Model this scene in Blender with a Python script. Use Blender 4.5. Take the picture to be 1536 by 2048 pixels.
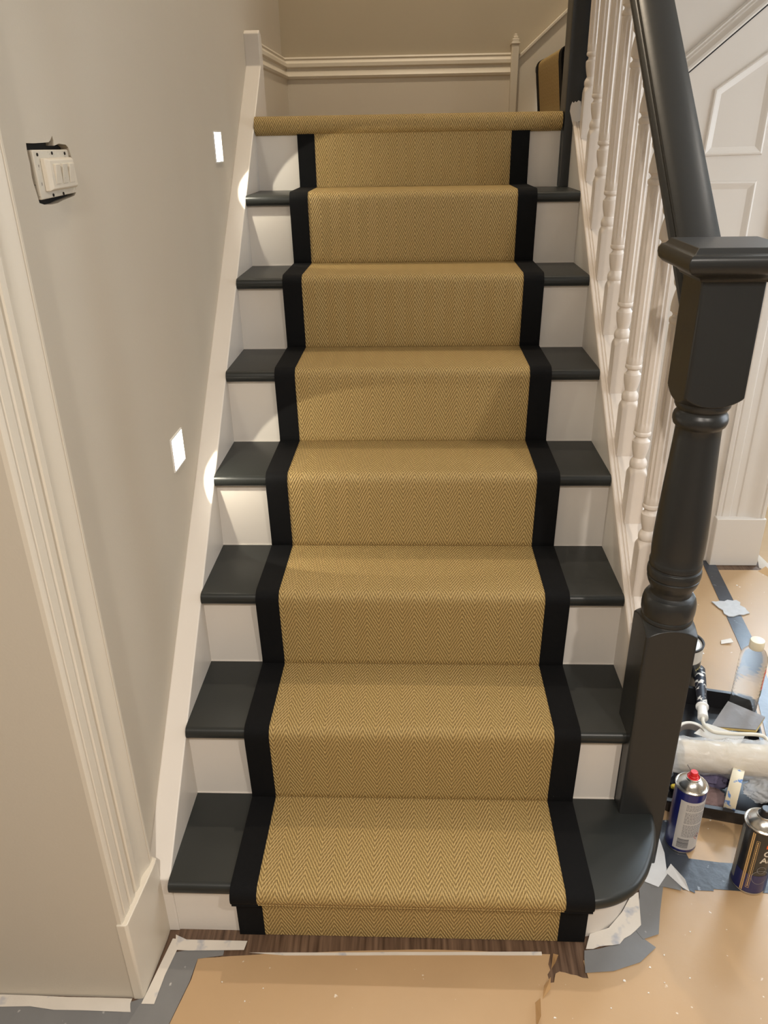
import bpy, bmesh, math, random
from mathutils import Vector, Matrix, noise as mnoise
from mathutils.geometry import tessellate_polygon
for o in list(bpy.data.objects):
    bpy.data.objects.remove(o)
random.seed(7)
S = bpy.context.scene
C = S.collection
# ------------------------------------------------------------------ camera
cr = Vector((0.99923029, 0.03592089, -0.01576474)); cd = Vector((0.00142459, -0.43483775, -0.90050769)); cf = Vector((-0.03920214, 0.8997921, -0.43455422))
cam = bpy.data.cameras.new('camera'); cam.sensor_fit = 'VERTICAL'; cam.sensor_height = 36; cam.sensor_width = 27
cam.lens = 36 * 1550.69 / 2048; cam.clip_start = 0.02
co = bpy.data.objects.new('camera', cam); C.objects.link(co)
M = Matrix.Identity(4)
for r in range(3):
    M[r][0] = cr[r]; M[r][1] = -cd[r]; M[r][2] = -cf[r]
M.translation = (0.47155916, -1.02527717, 1.43362789)
co.matrix_world = M; S.camera = co
S.view_settings.view_transform = 'Standard'; S.view_settings.look = 'None'; S.view_settings.gamma = 1; S.view_settings.use_curve_mapping = False
S.view_settings.exposure = 0.2
w = bpy.data.worlds.new('world'); S.world = w; w.use_nodes = True
w.node_tree.nodes['Background'].inputs[0].default_value = (0.9, 0.95, 1, 1); w.node_tree.nodes['Background'].inputs[1].default_value = 0.3
S.cycles.max_bounces = 8

# ------------------------------------------------------------------ lights
WARM = (1.0, 0.83, 0.62); NEUT = (1.0, 0.915, 0.82); DAY = (0.70, 0.85, 1.0)
def area(name, loc, target, size, power, color, size_y=None, spread=None):
    l = bpy.data.lights.new(name, 'AREA'); l.energy = power; l.color = color; l.size = size
    if size_y: l.shape = 'RECTANGLE'; l.size_y = size_y
    if spread: l.spread = spread
    o = bpy.data.objects.new(name, l); o.location = loc
    o.rotation_euler = (Vector(target) - Vector(loc)).to_track_quat('-Z', 'Y').to_euler(); C.objects.link(o); return o
def spot(name, loc, target, power, color, angle=120, radius=0.03, blend=0.5):
    l = bpy.data.lights.new(name, 'SPOT'); l.energy = power; l.color = color; l.spot_size = math.radians(angle); l.spot_blend = blend; l.shadow_soft_size = radius
    o = bpy.data.objects.new(name, l); o.location = loc
    o.rotation_euler = (Vector(target) - Vector(loc)).to_track_quat('-Z', 'Y').to_euler(); C.objects.link(o); return o
# daylight through the two windows of the hall
area('daylight_far_window', (2.28, 2.36, 1.5), (1.2, 0.2, 0.0), 0.9, 115, DAY, 1.15)
area('daylight_side_window', (2.93, 0.6, 1.45), (0.8, 0.6, 1.45), 1.3, 22, (0.86, 0.93, 1.0), 1.24)
# recessed ceiling lamps
DOWN = [(0.30, -1.75, 135), (1.45, -1.5, 90), (2.2, -0.2, 6), (1.75, 0.75, 6)]
for i, (x, y, e) in enumerate(DOWN):
    spot('downlight_%d' % i, (x, y, 2.525), (x + (0.0 if y < -1 else 0), y + (0.35 if y < -1 else 0), 0), e, NEUT, 158, 0.035, 0.9)
spot('landing_downlight', (0.55, 1.7, 3.9), (0.5, 1.9, 1.5), 95, WARM, 120, 0.04, 0.6)

# ------------------------------------------------------------------ materials
def mat(name, col, rough=0.5, spec=0.5, metal=0.0, var=0.0, vscale=8.0, bump=0.0, bscale=60.0, coat=0.0, emit=None, trans=0.0, alpha=1.0):
    m = bpy.data.materials.new(name); m.use_nodes = True
    nt = m.node_tree; b = nt.nodes['Principled BSDF']
    b.inputs['Base Color'].default_value = (*col, 1); b.inputs['Roughness'].default_value = rough
    b.inputs['Specular IOR Level'].default_value = spec; b.inputs['Metallic'].default_value = metal
    if coat: b.inputs['Coat Weight'].default_value = coat; b.inputs['Coat Roughness'].default_value = 0.15
    if trans: b.inputs['Transmission Weight'].default_value = trans
    if alpha < 1: b.inputs['Alpha'].default_value = alpha
    if emit: b.inputs['Emission Color'].default_value = (*emit[0], 1); b.inputs['Emission Strength'].default_value = emit[1]
    tc = nt.nodes.new('ShaderNodeTexCoord')
    n = nt.nodes.new('ShaderNodeTexNoise'); n.inputs['Scale'].default_value = vscale; n.inputs['Detail'].default_value = 6
    nt.links.new(tc.outputs['Object'], n.inputs['Vector'])
    if var:
        r = nt.nodes.new('ShaderNodeMix'); r.data_type = 'RGBA'
        r.inputs['A'].default_value = (*[c * (1 - var) for c in col], 1); r.inputs['B'].default_value = (*[min(1, c * (1 + var)) for c in col], 1)
        nt.links.new(n.outputs['Fac'], r.inputs['Factor']); nt.links.new(r.outputs['Result'], b.inputs['Base Color'])
    if bump:
        n2 = nt.nodes.new('ShaderNodeTexNoise'); n2.inputs['Scale'].default_value = bscale; n2.inputs['Detail'].default_value = 4
        nt.links.new(tc.outputs['Object'], n2.inputs['Vector'])
        bp = nt.nodes.new('ShaderNodeBump'); bp.inputs['Strength'].default_value = bump; bp.inputs['Distance'].default_value = 0.002
        nt.links.new(n2.outputs['Fac'], bp.inputs['Height']); nt.links.new(bp.outputs['Normal'], b.inputs['Normal'])
    return m
def spots(m, col, scale, lo, hi, detail=3):
    """paint spatter: islands of a second colour with a shape of their own"""
    nt = m.node_tree; b = nt.nodes['Principled BSDF']
    tc = nt.nodes.new('ShaderNodeTexCoord'); n = nt.nodes.new('ShaderNodeTexNoise'); n.inputs['Scale'].default_value = scale; n.inputs['Detail'].default_value = detail
    nt.links.new(tc.outputs['Object'], n.inputs['Vector'])
    mr = nt.nodes.new('ShaderNodeMapRange'); mr.inputs['From Min'].default_value = lo; mr.inputs['From Max'].default_value = hi
    nt.links.new(n.outputs['Fac'], mr.inputs['Value'])
    mx = nt.nodes.new('ShaderNodeMix'); mx.data_type = 'RGBA'; mx.inputs['B'].default_value = (*col, 1)
    src = b.inputs['Base Color']
    if src.links: nt.links.new(src.links[0].from_socket, mx.inputs['A'])
    else: mx.inputs['A'].default_value = src.default_value
    nt.links.new(mr.outputs['Result'], mx.inputs['Factor']); nt.links.new(mx.outputs['Result'], b.inputs['Base Color'])
    return m
WALL = mat('wall_paint', (0.55, 0.495, 0.41), 0.75, 0.3, var=0.03, vscale=3, bump=0.08, bscale=220)
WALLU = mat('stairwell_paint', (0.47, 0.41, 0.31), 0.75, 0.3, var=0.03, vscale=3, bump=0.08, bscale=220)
CEIL = mat('ceiling_paint', (0.75, 0.73, 0.69), 0.85, 0.2, var=0.02)
TRIM = mat('white_satin_paint', (0.70, 0.655, 0.60), 0.38, 0.45, var=0.02, vscale=5, bump=0.05, bscale=90)
TRIML = mat('cream_satin_paint', (0.68, 0.62, 0.52), 0.38, 0.45, var=0.02, vscale=5, bump=0.05, bscale=90)
BAL = mat('white_baluster_paint', (0.74, 0.67, 0.60), 0.35, 0.45, var=0.03, vscale=30, bump=0.06, bscale=150)
DARK = mat('dark_grey_satin_paint', (0.0215, 0.0230, 0.0235), 0.34, 0.45, var=0.12, vscale=4, bump=0.05, bscale=70)
DARKT = mat('dark_grey_tread_paint', (0.019, 0.0215, 0.0205), 0.36, 0.45, var=0.15, vscale=5, bump=0.05, bscale=70)
BLACK = mat('black_plastic', (0.010, 0.010, 0.012), 0.35, 0.5, var=0.2, vscale=20)
WHITEP = mat('white_plastic', (0.80, 0.79, 0.76), 0.4, 0.5, var=0.02)
STEEL = mat('tinplate', (0.62, 0.60, 0.56), 0.24, 0.5, 1.0, var=0.08, vscale=30)
KRAFT = mat('kraft_paper', (0.46, 0.305, 0.165), 0.38, 0.5, var=0.07, vscale=7, bump=0.25, bscale=26)
spots(KRAFT, (0.70, 0.62, 0.52), 60, 0.73, 0.76, 2)
KRAFTB = mat('kraft_paper_torn', (0.52, 0.33, 0.16), 0.6, 0.4, var=0.12, vscale=20)
GREYT = mat('grey_duct_tape', (0.185, 0.185, 0.185), 0.4, 0.5, var=0.12, vscale=14, bump=0.3, bscale=40)
spots(GREYT, (0.62, 0.60, 0.57), 34, 0.70, 0.76)
BLUET = mat('dark_duct_tape', (0.040, 0.047, 0.060), 0.33, 0.5, var=0.2, vscale=16, bump=0.35, bscale=45)
spots(BLUET, (0.30, 0.33, 0.37), 50, 0.69, 0.76)
MASK = mat('masking_tape', (0.66, 0.61, 0.54), 0.55, 0.35, var=0.1, vscale=18, bump=0.3, bscale=60)
spots(MASK, (0.34, 0.36, 0.42), 26, 0.60, 0.72)
FILM = mat('plastic_film', (0.72, 0.74, 0.76), 0.2, 0.6, var=0.08, vscale=30, bump=0.8, bscale=30)

def carpet(name, light, dark):
    m = bpy.data.materials.new(name); m.use_nodes = True; nt = m.node_tree; b = nt.nodes['Principled BSDF']; lk = nt.links.new
    def math_(op, a, c=None, v=None):
        n = nt.nodes.new('ShaderNodeMath'); n.operation = op
        for i, x in enumerate((a, c)):
            if x is None: continue
            if isinstance(x, (int, float)): n.inputs[i].default_value = x
            else: lk(x, n.inputs[i])
        return n.outputs[0]
    uv = nt.nodes.new('ShaderNodeUVMap'); uv.uv_map = 'UVMap'
    nz = nt.nodes.new('ShaderNodeTexNoise'); nz.inputs['Scale'].default_value = 130; nz.inputs['Detail'].default_value = 3
    lk(uv.outputs[0], nz.inputs['Vector'])
    sx = nt.nodes.new('ShaderNodeSeparateXYZ'); lk(uv.outputs[0], sx.inputs[0])
    u, v = sx.outputs[0], sx.outputs[1]
    wob = math_('MULTIPLY', math_('SUBTRACT', nz.outputs['Fac'], 0.5), 0.0022)
    tri = math_('PINGPONG', u, 0.0262)
    s = math_('DIVIDE', math_('ADD', math_('ADD', v, wob), math_('MULTIPLY', tri, 2.0)), 0.0122)
    st = math_('MULTIPLY', math_('PINGPONG', s, 0.5), 2.0)
    row = math_('FLOOR', s)
    dash = math_('SINE', math_('ADD', math_('MULTIPLY', u, 2 * math.pi / 0.0050), math_('MULTIPLY', row, 2.4)))
    dash01 = math_('ADD', math_('MULTIPLY', dash, 0.5), 0.5)
    h = math_('MULTIPLY', math_('POWER', st, 0.7), math_('ADD', math_('MULTIPLY', dash01, 0.45), 0.55))
    n2 = nt.nodes.new('ShaderNodeTexNoise'); n2.inputs['Scale'].default_value = 400; n2.inputs['Detail'].default_value = 2; lk(uv.outputs[0], n2.inputs['Vector'])
    f = math_('ADD', math_('MULTIPLY', h, 0.85), math_('MULTIPLY', math_('SUBTRACT', n2.outputs['Fac'], 0.5), 0.7))
    mx = nt.nodes.new('ShaderNodeMix'); mx.data_type = 'RGBA'; mx.inputs['A'].default_value = (*dark, 1); mx.inputs['B'].default_value = (*light, 1)  # colour darkens with weave depth: shade of the yarn gaps painted in
    lk(f, mx.inputs['Factor']); lk(mx.outputs['Result'], b.inputs['Base Color'])
    b.inputs['Roughness'].default_value = 0.62; b.inputs['Specular IOR Level'].default_value = 0.35
    bp = nt.nodes.new('ShaderNodeBump'); bp.inputs['Strength'].default_value = 0.9; bp.inputs['Distance'].default_value = 0.0025
    lk(h, bp.inputs['Height']); lk(bp.outputs['Normal'], b.inputs['Normal'])
    return m
SISAL = carpet('herringbone_sisal', (0.74, 0.53, 0.225), (0.185, 0.118, 0.036))
BIND = mat('black_cotton_binding', (0.0032, 0.0034, 0.0040), 0.85, 0.2, var=0.3, vscale=300, bump=0.3, bscale=900)

def wood():
    m = mat('dark_oak_floor', (0.12, 0.07, 0.042), 0.45, 0.4); nt = m.node_tree; b = nt.nodes['Principled BSDF']
    tc = nt.nodes.new('ShaderNodeTexCoord'); mp = nt.nodes.new('ShaderNodeMapping'); mp.inputs['Rotation'].default_value = (0, 0, math.radians(38)); mp.inputs['Scale'].default_value = (120, 7, 1)
    n = nt.nodes.new('ShaderNodeTexNoise'); n.inputs['Scale'].default_value = 1.0; n.inputs['Detail'].default_value = 6
    nt.links.new(tc.outputs['Object'], mp.inputs[0]); nt.links.new(mp.outputs[0], n.inputs['Vector'])
    r = nt.nodes.new('ShaderNodeValToRGB'); r.color_ramp.elements[0].position = 0.3; r.color_ramp.elements[1].position = 0.75
    r.color_ramp.elements[0].color = (0.055, 0.030, 0.018, 1); r.color_ramp.elements[1].color = (0.20, 0.125, 0.08, 1)
    nt.links.new(n.outputs['Fac'], r.inputs[0]); nt.links.new(r.outputs[0], b.inputs['Base Color']); return m
OAK = wood()

# ------------------------------------------------------------------ mesh helpers
class MB:
    def __init__(s): s.v = []; s.f = []; s.uv = {}
    def add(s, vs, fs):
        o = len(s.v); s.v += [tuple(v) for v in vs]; s.f += [tuple(i + o for i in f) for f in fs]; return s
    def box(s, x0, x1, y0, y1, z0, z1):
        return s.add([(x0, y0, z0), (x1, y0, z0), (x1, y1, z0), (x0, y1, z0), (x0, y0, z1), (x1, y0, z1), (x1, y1, z1), (x0, y1, z1)],
                     [(0, 3, 2, 1), (4, 5, 6, 7), (0, 1, 5, 4), (1, 2, 6, 5), (2, 3, 7, 6), (3, 0, 4, 7)])
    def loft(s, rings, closed=True, caps=True):
        n = len(rings[0]); vs = [p for r in rings for p in r]; fs = []
        for i in range(len(rings) - 1):
            for j in range(n if closed else n - 1):
                k = (j + 1) % n; fs.append((i * n + j, i * n + k, (i + 1) * n + k, (i + 1) * n + j))
        if caps:
            for ring, base, flip in ((rings[0], 0, True), (rings[-1], (len(rings) - 1) * n, False)):
                if n <= 4: fs.append(tuple(base + (n - 1 - j if flip else j) for j in range(n)))
                else:
                    for t in tessellate_polygon([[Vector(q) for q in ring]]): fs.append(tuple(base + q for q in t))
        return s.add(vs, fs)
    def prism(s, poly, fn0, fn1):
        """polygon poly (2-D) to 3-D by fn0 / fn1, joined by sides"""
        return s.loft([[fn0(*p) for p in poly], [fn1(*p) for p in poly]])
    def lathe(s, prof, cx=0, cy=0, n=40, caps=True):
        return s.loft([[(cx + r * math.cos(2 * math.pi * j / n), cy + r * math.sin(2 * math.pi * j / n), z) for j in range(n)] for r, z in prof], caps=caps)
    def tube(s, pts, r, n=12):
        pts = [Vector(p) for p in pts]; rings = []
        up = Vector((0, 0, 1))
        for i, p in enumerate(pts):
            t = (pts[min(i + 1, len(pts) - 1)] - pts[max(i - 1, 0)]).normalized()
            a = t.cross(up); a = a.normalized() if a.length > 1e-3 else Vector((1, 0, 0)); bb = t.cross(a).normalized()
            rr = r[i] if isinstance(r, (list, tuple)) else r
            rings.append([p + a * rr * math.cos(2 * math.pi * j / n) + bb * rr * math.sin(2 * math.pi * j / n) for j in range(n)])
        return s.loft(rings)
def build(name, mb, m, parent=None, loc=None, smooth=35, bevel=0, seg=2, rot=None):
    me = bpy.data.meshes.new(name); me.from_pydata(mb.v, [], mb.f); me.validate()
    bm = bmesh.new(); bm.from_mesh(me); bmesh.ops.recalc_face_normals(bm, faces=bm.faces); bm.to_mesh(me); bm.free()
    o = bpy.data.objects.new(name, me); C.objects.link(o)
    me.materials.append(m)
    if smooth:
        me.polygons.foreach_set('use_smooth', [True] * len(me.polygons)); me.set_sharp_from_angle(angle=math.radians(smooth))
    if bevel:
        b = o.modifiers.new('bevel', 'BEVEL'); b.width = bevel; b.segments = seg; b.limit_method = 'ANGLE'; b.angle_limit = math.radians(40); b.harden_normals = False
    if parent: o.parent = parent
    if loc: o.location = loc
    if rot: o.rotation_euler = rot
    return o
def tag(o, label, cat, group=None, kind=None):
    o['label'] = label; o['category'] = cat
    if group: o['group'] = group
    if kind: o['kind'] = kind
    return o
def thing(name, label, cat, loc=(0, 0, 0), rz=0, group=None):
    o = bpy.data.objects.new(name, None); o.empty_display_size = 0.05; C.objects.link(o); o.location = loc; o.rotation_euler = (0, 0, rz)
    return tag(o, label, cat, group)
def struct(o, label=None):
    o['kind'] = 'structure'
    if label: o['label'] = label
    return o
def copy_tree(o, parent=None):
    c = o.copy(); C.objects.link(c)
    if parent: c.parent = parent
    for ch in list(o.children): copy_tree(ch, c)
    return c
def text_mesh(body, size, depth=0.0004, bold=False):
    cu = bpy.data.curves.new('t', 'FONT'); cu.body = body; cu.size = size; cu.extrude = depth; cu.align_x = 'LEFT'; cu.resolution_u = 3
    if bold: cu.offset = size * 0.02
    o = bpy.data.objects.new('t', cu); C.objects.link(o); dg = bpy.context.evaluated_depsgraph_get(); dg.update()
    me = o.evaluated_get(dg).to_mesh(); mb = MB().add([tuple(v.co) for v in me.vertices], [tuple(p.vertices) for p in me.polygons])
    o.evaluated_get(dg).to_mesh_clear(); bpy.data.objects.remove(o); bpy.data.curves.remove(cu); return mb
def wrap(mb, r, ang0, z0):
    """flat (x, y) drawing wrapped on a cylinder of radius r; x runs counter-clockwise seen from above"""
    out = MB(); out.f = list(mb.f)
    out.v = [((r + z) * math.cos(ang0 + x / r), (r + z) * math.sin(ang0 + x / r), z0 + y) for x, y, z in mb.v]; return out
def rect(mb, x0, y0, x1, y1, z=0.0003, nx=8):
    for i in range(nx):
        a = x0 + (x1 - x0) * i / nx; b = x0 + (x1 - x0) * (i + 1) / nx
        mb.box(a, b, y0, y1, 0, z)
    return mb

# ------------------------------------------------------------------ dimensions
W = 0.92568; G = 0.216807; H = 0.19; Z0 = -0.036; NS = 0.0176; TH = 0.0278; SL = H / G
def hz(i): return i * H + Z0 if i > 0 else 0.0
def nose(y): return H + Z0 + (y + NS) * SL      # line through the tread nosings
ZL = hz(8)                                      # landing
WX = -0.046                                     # face of the left wall
BY = 2.44                                       # face of the landing's back wall
HY = 1.53                                       # face of the hall panelling

# ------------------------------------------------------------------ setting
struct(build('floor', MB().box(-1.2, 3.2, -3.2, 2.6, -0.06, 0.0), OAK, smooth=0))
# left wall, with the torn opening round the switch
hole = [(0.100, 1.435), (0.125, 1.4345), (0.152, 1.435), (0.172, 1.4355), (0.178, 1.438), (0.187, 1.444), (0.189, 1.437), (0.188, 1.431), (0.205, 1.4335), (0.229, 1.432), (0.237, 1.428), (0.242, 1.417), (0.2445, 1.404), (0.243, 1.392), (0.240, 1.380), (0.237, 1.366), (0.229, 1.362), (0.205, 1.360), (0.185, 1.3585), (0.165, 1.356), (0.145, 1.3555), (0.120, 1.357), (0.106, 1.360), (0.103, 1.372), (0.099, 1.385), (0.098, 1.394), (0.100, 1.410), (0.0985, 1.422)]
outer = [(-0.137, 0), (BY + 0.15, 0), (BY + 0.15, 4.1), (-0.137, 4.1)]
tri = tessellate_polygon([[Vector((a, b, 0)) for a, b in outer], [Vector((a, b, 0)) for a, b in hole]])
allp = outer + hole
mb = MB().add([(WX, a, b) for a, b in allp], tri)
n = len(allp)
mb.add([(-1.2, a, b) for a, b in outer] + [(WX, a, b) for a, b in outer], [(0, 1, 2, 3)] + [(i, (i + 1) % 4, 4 + (i + 1) % 4, 4 + i) for i in range(4)])
k = len(hole)
mb.add([(WX, a, b) for a, b in hole] + [(WX - 0.012, a, b) for a, b in hole], [(i, (i + 1) % k, k + (i + 1) % k, k + i) for i in range(k)])
wl = MB(); wl.v = mb.v; wl.f = mb.f
o = bpy.data.meshes.new('wall_left'); o.from_pydata(wl.v, [], wl.f); bm = bmesh.new(); bm.from_mesh(o); bmesh.ops.remove_doubles(bm, verts=bm.verts, dist=1e-5); bmesh.ops.recalc_face_normals(bm, faces=bm.faces); bm.to_mesh(o); bm.free()
o.materials.append(WALL); ob = bpy.data.objects.new('wall_left', o); C.objects.link(ob); struct(ob)
struct(build('wall_back', MB().box(WX - 0.1, 3.1, BY, BY + 0.1, 1.2, 4.1), WALLU, smooth=0))
struct(build('wall_hall', MB().box(0.96, 1.70, HY, HY + 0.05, 0, 2.1).add([], []), TRIM, smooth=0))
struct(build('wall_far', MB().box(0.96, 3.1, 2.42, 2.44, 0, 0.9).box(0.96, 1.75, 2.42, 2.44, 0.9, 1.2).box(1.75, 3.1, 2.435, 2.44, 2.1, 2.55).box(2.82, 3.1, 2.42, 2.44, 0.9, 2.1), WALL, smooth=0))
struct(build('wall_right', MB().box(3.0, 3.1, -3.2, -0.15, 0, 2.6).box(3.0, 3.1, 1.35, 2.6, 0, 2.6).box(3.0, 3.1, -0.15, 1.35, 0, 0.75).box(3.0, 3.1, -0.15, 1.35, 2.15, 2.6), WALL, smooth=0))
struct(build('wall_front', MB().box(-1.2, 3.1, -3.3, -3.2, 0, 2.6), WALL, smooth=0))
struct(build('wall_side', MB().box(-1.3, -1.2, -3.2, 2.5, 0, 2.6), WALL, smooth=0))
struct(build('ceiling', MB().box(-1.2, 3.1, -3.2, -0.3, 2.54, 2.6).box(1.02, 3.1, -0.3, 1.48, 2.54, 2.6).box(1.70, 3.1, 1.48, 2.44, 2.54, 2.6), CEIL, smooth=0))
struct(build('ceiling_stairwell', MB().box(-0.2, 3.1, -0.3, 2.5, 4.0, 4.1), CEIL, smooth=0))
struct(build('wall_stairwell', MB().box(-0.2, 1.02, -0.36, -0.30, 2.6, 4.1).box(1.02, 1.08, -0.36, HY, 2.6, 4.1), WALL, smooth=0))
struct(build('wall_upper', MB().prism([(1.00, 1.43), (1.0, 4.0), (3.0, 4.0), (3.0, 3.14)], lambda a, b: (a, HY + 0.012, b), lambda a, b: (a, HY + 0.045, b)), WALL, smooth=0))
# hall windows
def window(name, parts, pane):
    o = build(name, parts, WHITEP, bevel=0.003); struct(o)
    p = build('pane', pane, mat('pane_' + name, (0.9, 0.95, 1.0), 0.05, 0.5, trans=1.0), o); return o
window('window_1', MB().box(1.75, 1.80, 2.40, 2.44, 0.9, 2.1).box(2.76, 2.82, 2.40, 2.44, 0.9, 2.1).box(1.80, 2.76, 2.40, 2.44, 0.9, 0.95).box(1.80, 2.76, 2.40, 2.44, 2.05, 2.1), MB().box(1.80, 2.76, 2.425, 2.43, 0.95, 2.05))
window('window_2', MB().box(2.97, 3.02, -0.15, -0.09, 0.75, 2.15).box(2.97, 3.02, 1.29, 1.35, 0.75, 2.15).box(2.97, 3.02, -0.09, 1.29, 0.75, 0.81).box(2.97, 3.02, -0.09, 1.29, 2.09, 2.15), MB().box(3.0, 3.006, -0.09, 1.29, 0.81, 2.09))
# skirtings
def skirt_profile(h): return [(0, 0), (0.018, 0), (0.018, h - 0.078), (0.024, h - 0.074), (0.026, h - 0.066), (0.020, h - 0.056), (0.016, h - 0.046), (0.0155, h - 0.040), (0.022, h - 0.034), (0.021, h - 0.022), (0.014, h - 0.014), (0.013, h - 0.010), (0.015, h - 0.006), (0.012, h), (0, h)]
SK = skirt_profile(0.236)
struct(build('baseboard_back', MB().loft([[(WX, BY - d, ZL + z) for d, z in SK], [(0.845, BY - d, ZL + z) for d, z in SK]]), TRIML, smooth=25))
struct(build('baseboard_left', MB().loft([[(WX + d, 1.72, ZL + z) for d, z in SK], [(WX + d, BY, ZL + z) for d, z in SK]]), TRIML, smooth=25))
struct(build('baseboard_far', MB().box(1.72, 3.0, 2.40, 2.42, 0.015, 0.13).box(1.72, 3.0, 2.405, 2.42, 0.13, 0.15), TRIM, bevel=0.004))
struct(build('trim_4', MB().box(1.72, 3.0, 2.385, 2.40, 0.0, 0.02), DARK, bevel=0.004), 'thin dark strip at the foot of the far skirting')

# door casings: profile (t along the wall, d off the wall), plinth block below
def casing_profile(wd):
    base = [(0, 0), (0, 0.016), (0.012, 0.018), (0.016, 0.014), (0.020, 0.018), (0.030, 0.019), (0.042, 0.019), (0.046, 0.015), (0.066, 0.015), (0.070, 0.019), (0.078, 0.021), (0.090, 0.019), (0.104, 0.020), (0.118, 0.027), (0.130, 0.034), (0.138, 0.036), (0.141, 0.032), (0.145, 0.032), (0.148, 0.037), (0.156, 0.037), (0.160, 0.033), (0.160, 0)]
    return [(t * wd / 0.16, d) for t, d in base]
CP = [(-.137, 0), (-.137, .007), (-.134, .009), (-.128, .010), (-.124, .0075), (-.121, .010), (-.106, .0115), (-.100, .009), (-.096, .012), (-.082, .0125), (-.078, .008), (-.074, .008), (-.071, .0135), (-.060, .015), (-.052, .0125), (-.040, .0120), (-.028, .0145), (-.018, .0185), (-.013, .0195), (-.010, .017), (-.008, .0195), (-.003, .0195), (.000, .017), (.000, 0)]
t1 = struct(build('trim_1', MB().loft([[(WX + d, y, 0.2) for y, d in CP], [(WX + d, y, 2.2) for y, d in CP]]), TRIML, smooth=25), 'cream moulded door casing on the left wall beside the stairs')
build('plinth_block', MB().loft([[(WX - 0.002, -0.140, z), (WX + 0.015, -0.140, z), (WX + 0.018, -0.137, z), (WX + 0.027, -0.020, z), (WX + 0.027, 0.002, z), (WX + 0.020, 0.006, z), (WX - 0.002, 0.006, z)] for z in (0.0, 0.204)]), TRIML, t1, bevel=0.002)
CP2 = [(t, d * 0.8) for t, d in casing_profile(0.165)]
t2 = struct(build('trim_2', MB().loft([[(1.556 + t, HY - d, 0.18) for t, d in CP2], [(1.556 + t, HY - d, 2.1) for t, d in CP2]]), TRIM, smooth=25), 'white moulded door casing at the end of the hall panelling')
build('plinth_block', MB().box(1.552, 1.725, HY - 0.036, HY + 0.05, 0, 0.19), TRIM, t2, bevel=0.003)
# panelling below the upper flight: beads round two panels
def bead(path, y, wd=0.024, hgt=0.007):
    mb = MB(); n = len(path); inner = []
    P = [Vector(p) for p in path]
    def off(d):
        out = []
        for i in range(n):
            a, b, c = P[i - 1], P[i], P[(i + 1) % n]; e1 = (b - a).normalized(); e2 = (c - b).normalized()
            n1 = Vector((-e1.y, e1.x)); n2 = Vector((-e2.y, e2.x)); m_ = (n1 + n2).normalized(); out.append(b + m_ * d / max(0.3, m_.dot(n1)))
        return out
    prof = [(0, 0), (0.003, hgt * 0.8), (0.007, hgt), (0.012, hgt * 0.75), (0.018, hgt * 0.35), (wd, 0)]
    rings = [[(q.x, y - hh, q.y) for q in off(d)] for d, hh in prof]
    for i in range(len(rings) - 1):
        vs = rings[i] + rings[i + 1]; mb.add(vs, [(j, (j + 1) % n, n + (j + 1) % n, n + j) for j in range(n)])
    return mb
wh = bpy.data.objects['wall_hall']
build('panel_bead', bead([(1.318, 1.368), (1.493, 1.371), (1.493, 1.660), (1.326, 1.545)], HY), TRIM, wh, smooth=25)
build('panel_bead', bead([(1.318, 0.75), (1.493, 0.75), (1.493, 1.302), (1.318, 1.302)], HY), TRIM, wh, smooth=25)
build('panel_bead', bead([(1.06, 0.75), (1.235, 0.75), (1.235, 1.302), (1.06, 1.302)], HY), TRIM, wh, smooth=25)
# sloping moulding at the top of the panelling
MP = [(0, 0), (0.020, 0.000), (0.026, 0.008), (0.024, 0.018), (0.016, 0.028), (0.012, 0.038), (0.014, 0.044), (0.010, 0.052), (0.012, 0.058), (0.006, 0.066), (0, 0.066)]
def msl(x): return 1.593 + (x - 1.248) * 0.838
struct(build('trim_3', MB().loft([[(x, HY - d - 0.002, msl(x) + hgt * 0.80) for d, hgt in MP] for x in (1.0, 2.2)]), TRIM, smooth=25), 'white sloping moulding above the hall panelling')
build('painted_gap_shade', MB().loft([[(x, HY - d, msl(x) - 0.0085 + hgt) for d, hgt in ((0, 0), (0.0012, 0), (0.0012, 0.0062), (0, 0.0062))] for x in (1.0, 2.2)]), BLACK, bpy.data.objects['trim_3'], smooth=0)  # black strip on the panelling: painted shade of the gap below the moulding
struct(build('wall_understair', MB().prism([(0.27, 0), (0.27, nose(0.27) - 0.26), (1.53, nose(1.53) - 0.26), (1.53, 0)], lambda a, b: (0.934, a, b), lambda a, b: (0.952, a, b)), TRIM, smooth=0))

# ------------------------------------------------------------------ staircase
st = thing('staircase', 'straight painted staircase with dark grey treads and white risers', 'staircase')
CURT = [(0.0, -NS), (0.30, -0.0185), (0.50, -0.0200), (0.60, -0.0225), (0.68, -0.0265), (0.74, -0.0325), (0.797, -0.0355), (0.846, -0.026), (0.889, -0.002), (0.918, 0.030), (0.937, 0.062), (0.957, 0.105), (0.968, 0.145), (0.972, 0.176)]
def smooth_curve(pts, n=6):
    out = []
    for i in range(len(pts) - 1):
        p0 = Vector(pts[max(i - 1, 0)]); p1 = Vector(pts[i]); p2 = Vector(pts[i + 1]); p3 = Vector(pts[min(i + 2, len(pts) - 1)])
        for j in range(n):
            t = j / n; out.append(tuple(0.5 * ((2 * p1) + (-p0 + p2) * t + (2 * p0 - 5 * p1 + 4 * p2 - p3) * t * t + (-p0 + 3 * p1 - 3 * p2 + p3) * t ** 3)))
    out.append(tuple(pts[-1])); return out
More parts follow.
